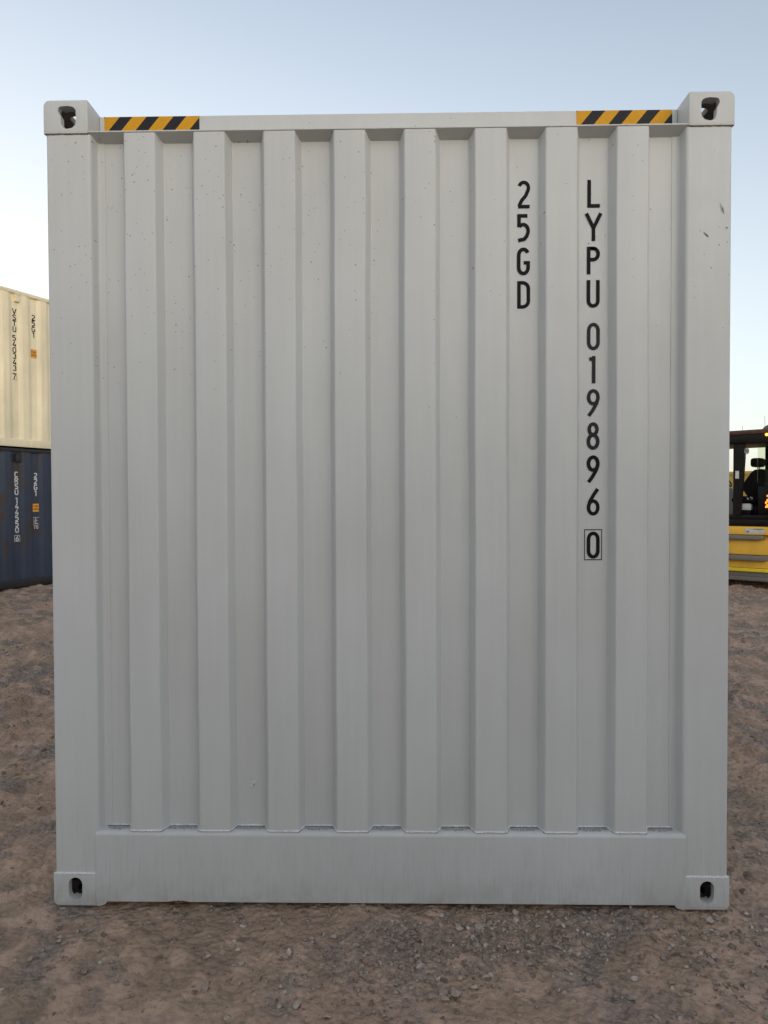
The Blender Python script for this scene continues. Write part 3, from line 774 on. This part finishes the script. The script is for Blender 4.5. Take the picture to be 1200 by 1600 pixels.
# ------------------------------------------------------------------ stacked containers on the left
TH = R(-26.0); U = Vector((.43838, .89879)); N = Vector((.89879, -.43838))
ORG = Vector((-10.1487, 6.3151))
def face_map(off):      # side coordinates (s along the wall, z) to the container's local frame, on the recessed flats
    return lambda s, z, e: (1.204 - .036 + off + e, s, z)
def sticker(root, s0, s1, z0, z1, x=1.1715):
    bm = bmesh.new(); add_box(bm, x - .0006, x, s0, s1, z0, z1); p = obj('height_sticker', bm, STICKER, root, angle=0)
    bm = bmesh.new(); rd = random.Random(8)
    t = .004
    for a, b, c, d in ((s0, s1, z1 - t, z1), (s0, s1, z0, z0 + t), (s0, s0 + t, z0, z1), (s1 - t, s1, z0, z1)):
        bm.faces.new([bm.verts.new((x + .0008, *q_)) for q_ in ((a, c), (b, c), (b, d), (a, d))])
    for r_ in range(2):
        zc = z0 + (z1 - z0) * (.32 + .36 * r_); s = s0 + .022
        while s < s1 - .03:
            wv = rd.uniform(.012, .026)
            bm.faces.new([bm.verts.new((x + .0011, *q_)) for q_ in ((s, zc - .017), (s + wv, zc - .017), (s + wv, zc + .017), (s, zc + .017))]); s += wv + .011
    obj('sticker_print', bm, plain("brown print", (.2, .08, .01), .6), p, angle=0)

def vent(root, s0, s1, z0, z1, mat):
    boxes('ventilator', [(1.166, 1.226, s0, s1, z0, z1), (1.19, 1.235, s0 - .008, s1 + .008, z1 - .012, z1 + .006)], mat, root, .005)

kw = dict(period=.385, inner=.118, slope=.074, outer=.119, phase=4.803 - 12 * .385)
blue = thing('shipping_container', 'rust patched dark blue shipping container with white numbers, under the cream one', 'shipping container', (ORG.x, ORG.y, -.165), TH)
container(blue, 2.591, 6.058, BLUE, DARKSTEEL, **kw)
zb = .165
bl = face_map(.0015)
def col_text(root, name, s, txt, ztop, pitch, h, wd, st, mat, mf_):
    its = [(c, s, ztop - i * pitch, h, wd, st) for i, c in enumerate(txt)]
    return text_column(name, its, root, mat, mf_)
col_text(blue, 'owner_code', 4.857, 'CRSU', 1.984 + zb, .109, .100, .074, .019, WHITEPAINT, bl)
col_text(blue, 'serial_number', 4.857, '144550', 1.507 + zb, .1095, .100, .074, .019, WHITEPAINT, bl)
text_column('check_digit', [('6', 4.857, .805 + zb, .10, .064, .016)], blue, WHITEPAINT, bl, [('□', 4.857, .805 + zb, .10, .07, .007)])
col_text(blue, 'size_code', 5.247, '22G1', 1.972 + zb, .111, .100, .074, .019, WHITEPAINT, bl)
text_column('rail_mark', [('i', 5.205, 1.11 + zb, .085, .05, .012), ('c', 5.262, 1.125 + zb, .12, .06, .012), ('7', 5.215, .985 + zb, .07, .04, .011), ('0', 5.270, .985 + zb, .07, .04, .011)], blue, WHITEPAINT, bl,
            [('□', 5.205, 1.125 + zb, .110, .052, .007), ('□', 5.283, 1.125 + zb, .110, .062, .007)])
sticker(blue, 5.175, 5.315, 1.235 + zb, 1.395 + zb, x=1.1705)
vent(blue, 4.815, 4.925, 2.165 + zb, 2.31 + zb, DARKSTEEL)

cream = thing('shipping_container', 'cream shipping container with thin black numbers, stacked on top of the blue one', 'shipping container', (ORG.x, ORG.y, -.165 + 2.592), TH)
container(cream, H, 6.058, CREAM, CREAM, **kw)
zc_ = -(-.165 + 2.592)
col_text(cream, 'owner_code', 4.862, 'VSTU', 4.974 + zc_, .109, .102, .074, .019, BLACKPAINT, bl)
for i, c in enumerate('540343'):
    pass
col_text(cream, 'serial_number', 4.855, '540343', 4.488 + zc_, .1105, .102, .074, .019, BLACKPAINT, bl)
text_column('check_digit', [('7', 4.848, 3.785 + zc_, .105, .070, .018)], cream, BLACKPAINT, bl, [('□', 4.848, 3.785 + zc_, .105, .066, .005)])
col_text(cream, 'size_code', 5.247, '25G1', 4.945 + zc_, .109, .102, .074, .019, BLACKPAINT, bl)
sticker(cream, 5.172, 5.318, 4.14 + zc_, 4.295 + zc_, x=1.1705)
vent(cream, 4.852, 4.935, 5.10 + zc_, 5.235 + zc_, CREAM)

# ------------------------------------------------------------------ ochre container far behind the machine
far = thing('shipping_container', 'ochre yellow shipping container glimpsed far behind the seat of the forklift cab', 'shipping container', (11.0, 19.0, -.31), R(-60))
container(far, 2.591, 6.058, YDIM, YDIM)

# ------------------------------------------------------------------ forklift truck on the right
FG = -.30
fk = thing('forklift_truck', 'large yellow forklift truck with black cab, half hidden behind the grey container', 'forklift', (6.543, 11.156, FG), math.atan2(-.656, .755))
boxes('chassis', [(-1.25, 1.95, .12, 2.1, .34, 1.205)], YPAINT, fk, .02)
boxes('side_panel', [(-.9, 1.3, .03, .119, .405, .55), (-.9, 1.3, .045, .1185, .66, .945)], YPAINT, fk, .006)
boxes('upper_panel', [(-.9, 1.3, .02, .1190, 1.045, 1.20)], YPAINT, fk, .006)
boxes('lower_panel', [(-.28, 1.25, .05, .118, .155, .235), (-.28, 1.25, .065, .1175, .237, .325)], MGREY, fk, .006)
bm = bmesh.new(); add_prism(bm, [(-.75, .16), (-.02, .16), (-.08, .33), (-.75, .33)], .035, .117, 'y'); obj('bracket', bm, YPAINT, fk)
boxes('edge_strip', [(-.9, 1.3, .015, .117, .333, .400)], YBRIGHT, fk, .004)
boxes('step', [(-.85, .60, -.07, .118, .955, 1.035)], MGREY, fk, .006)
boxes('step', [(-.85, .68, -.10, .118, .56, .650)], MGREY, fk, .006)
bm = bmesh.new(); add_box(bm, .27, .62, .0165, .019, 1.075, 1.165); dc = obj('decal', bm, DECAL, fk)
for q_ in ((.30, .345, .0145, .0163, 1.085, 1.12), (.42, .60, .0145, .0163, 1.145, 1.160)): boxes('decal_print', [q_], plain("decal print", (.16, .2, .18), .6), dc, .0)
# counterweight and rear
bm = bmesh.new(); add_prism(bm, [(1.95, .35), (2.55, .45), (2.75, .75), (2.72, 1.45), (2.5, 1.6), (1.4, 1.55), (1.4, 1.21), (1.95, 1.21)], .10, 2.12, 'y'); obj('counterweight', bm, YPAINT, fk)
# wheels: front pair large (hidden by the grey container from here), rear pair out of frame
def wheel(x, y, r, wd):
    bm = bmesh.new(); n = 28
    prof_ = [(-wd / 2, r * .62), (-wd / 2, r * .93), (-wd * .38, r), (wd * .38, r), (wd / 2, r * .93), (wd / 2, r * .62)]
    rings = [[bm.verts.new((x + rr_ * math.cos(6.28318 * k / n), y + o, r + rr_ * math.sin(6.28318 * k / n))) for k in range(n)] for o, rr_ in prof_]
    for i in range(len(rings)):
        A, B = rings[i], rings[(i + 1) % len(rings)]
        for k in range(n): bm.faces.new((A[k], A[(k + 1) % n], B[(k + 1) % n], B[k]))
    wl = obj('wheel', bm, RUBBER, fk)
    bm = bmesh.new()
    for o in (-1, 1):
        bmesh.ops.create_cone(bm, cap_ends=True, segments=20, radius1=r * .615, radius2=r * .45, depth=.06, matrix=Matrix.Translation((x, y + o * wd * .36, r)) @ Matrix.Rotation(R(90) * o, 4, 'X'))
    obj('rim', bm, YPAINT, wl)
for y in (.28, 1.95): wheel(-1.85, y, .60, .36)
for y in (.30, 1.92): wheel(2.05, y, .46, .30) if False else None
boxes('axle', [(-1.95, -1.25, .5, 1.7, .42, .85)], CABBLACK, fk, .01)
# mast and forks
for y in (.55, 1.65):
    boxes('mast_rail', [(-2.75, -2.57, y - .07, y + .07, .15, 3.3)], CABBLACK, fk, .006)
    boxes('fork', [(-4.0, -2.9, y - .08, y + .08, .12, .17), (-2.92, -2.86, y - .08, y + .08, .17, .9)], STEELGREY, fk, .004)
boxes('mast_crossbar', [(-2.74, -2.58, .62, 1.58, 3.1, 3.25), (-2.74, -2.58, .62, 1.58, .5, .62), (-2.86, -2.76, .40, 1.80, .55, .70)], CABBLACK, fk, .006)
# cab
CB = .10
boxes('cab_floor', [(-.75, 1.05, CB, 1.45, 1.21, 1.335), (-.70, 1.03, CB + .03, 1.42, 1.336, 1.42)], CABBLACK, fk, .008)
boxes('cab_roof', [(-.85, 1.10, CB - .05, 1.50, 2.80, 3.00)], CABBLACK, fk, .03)
boxes('roof_edge', [(-.85, 1.10, CB - .065, CB - .0505, 2.98, 3.06), (-.80, 1.05, CB + .0, 1.45, 3.001, 3.05)], ROOFB, fk, .005)
# front near pillar tapers downward
bm = bmesh.new(); add_prism(bm, [(.035, 1.42), (.17, 1.42), (.235, 2.55), (.235, 2.80), (.035, 2.80)], CB, CB + .10, 'y'); pil = obj('pillar', bm, CABBLACK, fk)
boxes('sticker', [(.075, .14, CB - .004, CB - .001, 2.13, 2.28)], DECAL, pil, .0)
for x, y in ((-.72, CB), (-.72, 1.36), (.30, 1.36), (.98, 1.36)):
    boxes('pillar', [(x, x + .075, y, y + .08, 1.421, 2.799)], CABBLACK, fk, .008)
boxes('pillar', [(.655, .735, CB, CB + .09, 1.421, 2.799)], MGREY, fk, .008)
boxes('window', [(.46, .654, CB + .03, CB + .036, 2.05, 2.79)], GLASS, fk, .0)
boxes('window', [(.376, .978, 1.40, 1.406, 1.425, 2.795)], GLASS, fk, .0)
boxes('window', [(-.70, -.694, CB + .09, 1.35, 1.425, 2.795)], GLASS, fk, .0)
# dashboard and steering column, seat
bm = bmesh.new(); add_prism(bm, [(-.62, 1.42), (-.25, 1.42), (-.30, 1.95), (-.55, 2.12), (-.66, 2.12)], CB + .15, 1.30, 'y'); obj('dashboard', bm, CABBLACK, fk)
bm = bmesh.new(); add_tube(bm, [(-.42, .72, 1.90), (-.28, .72, 2.10)], .03, 8)
ring = [(-.27 + .17 * math.cos(t) * .6, .72 + .17 * math.sin(t), 2.12 + .17 * math.cos(t) * -.75) for t in np.linspace(0, 6.28318, 25)]
add_tube(bm, ring, .016, 6, caps=False); obj('steering_wheel', bm, CABBLACK, fk)
def seat():
    bm = bmesh.new(); y0, y1 = .48, .98
    add_prism(bm, [(-.06, 1.62), (.36, 1.60), (.38, 1.72), (.30, 1.78), (-.04, 1.79), (-.10, 1.72)], y0, y1, 'y')
    add_prism(bm, [(.22, 1.74), (.40, 1.70), (.50, 1.95), (.52, 2.26), (.44, 2.32), (.32, 2.31), (.24, 2.24), (.12, 2.05), (.10, 1.92)], y0 + .02, y1 - .02, 'y')
    es = [e for e in bm.edges if e.calc_face_angle(0) > .5]
    bmesh.ops.bevel(bm, geom=es, offset=.03, segments=3, profile=.5, affect='EDGES')
    s = obj('seat', bm, SEATM, fk, angle=60)
    bm = bmesh.new(); add_box(bm, .21, .43, y0 + .10, y1 - .10, 2.365, 2.545, .05, 3); obj('headrest', bm, SEATM, s, angle=60)
    bm = bmesh.new()
    for y in (y0 + .18, y1 - .18): add_tube(bm, [(.34, y, 2.28), (.33, y, 2.40)], .012, 6)
    obj('headrest_post', bm, TAN, s)
    boxes('seat_base', [(-.05, .36, y0 + .04, y1 - .04, 1.421, 1.60)], CABBLACK, s, .01)
    bm = bmesh.new(); add_box(bm, .02, .40, y0 - .12, y0 - .02, 1.66, 1.72, .02); obj('armrest', bm, SEATM, s)
seat()
boxes('side_console', [(.44, .655, .22, 1.10, 1.421, 1.98)], CABBLACK, fk, .02)
# white box on the cab floor edge and a curled pale strap
bm = bmesh.new(); add_box(bm, .085, .375, .15, .30, 1.421, 1.435, .004); add_box(bm, .075, .355, .14, .31, 1.436, 1.44, .001)
bmesh.ops.delete(bm, geom=bm.verts[:], context='VERTS')
add_box(bm, .02, .30, .34, .52 - .06, 1.515, 1.625, .008); add_box(bm, .04, .28, .345, .455, 1.625, 1.64, .005)
add_box(bm, .03, .29, .35, .45, 1.421, 1.516, .004)
for f in bm.faces:
    if f.calc_center_median().z < 1.513: f.material_index = 1
tag(obj('storage_box', bm, [WHITEPL, CABBLACK]), 'white lidded box beside the seat inside the forklift cab', 'box').matrix_world = Matrix.Translation(fk.location) @ Matrix.Rotation(fk.rotation_euler.z, 4, 'Z')
bm = bmesh.new(); add_tube(bm, [(.20, .46, 1.75), (.235, .45, 1.70), (.275, .45, 1.70), (.29, .46, 1.75), (.25, .46, 1.765)], .014, 6); obj('seat_belt', bm, WHITEPL, fk)
# mirror, antennas, roof unit, marker lamp, glowing stand-ins for the orange reflection
bm = bmesh.new(); ring = [(.275 + .038 * math.cos(t), CB - .01, 2.66 + .055 * math.sin(t)) for t in np.linspace(0, 6.28318, 19)]
add_tube(bm, ring, .009, 6, caps=False); bmesh.ops.create_cone(bm, cap_ends=True, segments=18, radius1=.04, radius2=.04, depth=.012, matrix=Matrix.Translation((.275, CB, 2.66)) @ Matrix.Rotation(R(90), 4, 'X'))
obj('mirror', bm, STEELGREY, fk)
bm = bmesh.new(); add_tube(bm, [(.145, .3, 3.05), (.142, .3, 3.17)], .003, 5); obj('antenna', bm, CABBLACK, fk)
bm = bmesh.new(); add_tube(bm, [(.545, .3, 3.05), (.535, .3, 3.33)], .003, 5); obj('antenna', bm, CABBLACK, fk)
bm = bmesh.new(); add_prism(bm, [(.49, 3.052), (.54, 3.12), (.66, 3.18), (.74, 3.26), (1.0, 3.26), (1.05, 3.052)], .25, .85, 'y'); obj('roof_unit', bm, plain("weathered grey cowl", (.12, .115, .10), .5), fk)
bm = bmesh.new(); bmesh.ops.create_uvsphere(bm, u_segments=12, v_segments=8, radius=.028, matrix=Matrix.Translation((.635, CB - .07, 2.95))); add_box(bm, .655, .72, CB - .085, CB - .055, 2.925, 2.965, .005); obj('marker_lamp', bm, AMBER, fk)
bm = bmesh.new(); add_box(bm, .672, .70, CB - .03, CB - .002, 1.50, 2.16, .008); obj('reflection_strip', bm, AMBER, fk)  # no lamp: orange reflection along the pillar made as a glowing strip
for lx, lz, lr in ((.638, 1.60, .030), (.612, 1.66, .020), (.640, 1.70, .026), (.610, 1.58, .016), (.636, 1.79, .016)):  # glowing spots stand in for the sunset reflected in the glass
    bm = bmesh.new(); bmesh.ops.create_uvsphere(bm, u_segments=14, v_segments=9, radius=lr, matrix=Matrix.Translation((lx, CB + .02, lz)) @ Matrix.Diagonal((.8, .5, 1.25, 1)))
    obj('reflection_glow', bm, SUNSET_GLOW, fk)
boxes('reflection_backing', [(.592, .654, CB + .03, CB + .05, 1.50, 1.86)], CABBLACK, fk, .004)  # dark backing added behind the glowing reflection spots
bm = bmesh.new(); add_tube(bm, [(.75, .0, 1.22), (.75, -.03, 1.35), (.75, -.03, 2.5), (.75, .06, 2.62)], .018, 8); obj('handrail', bm, CABBLACK, fk)
for y in (.30, 1.92): wheel(2.05, y, .46, .30)
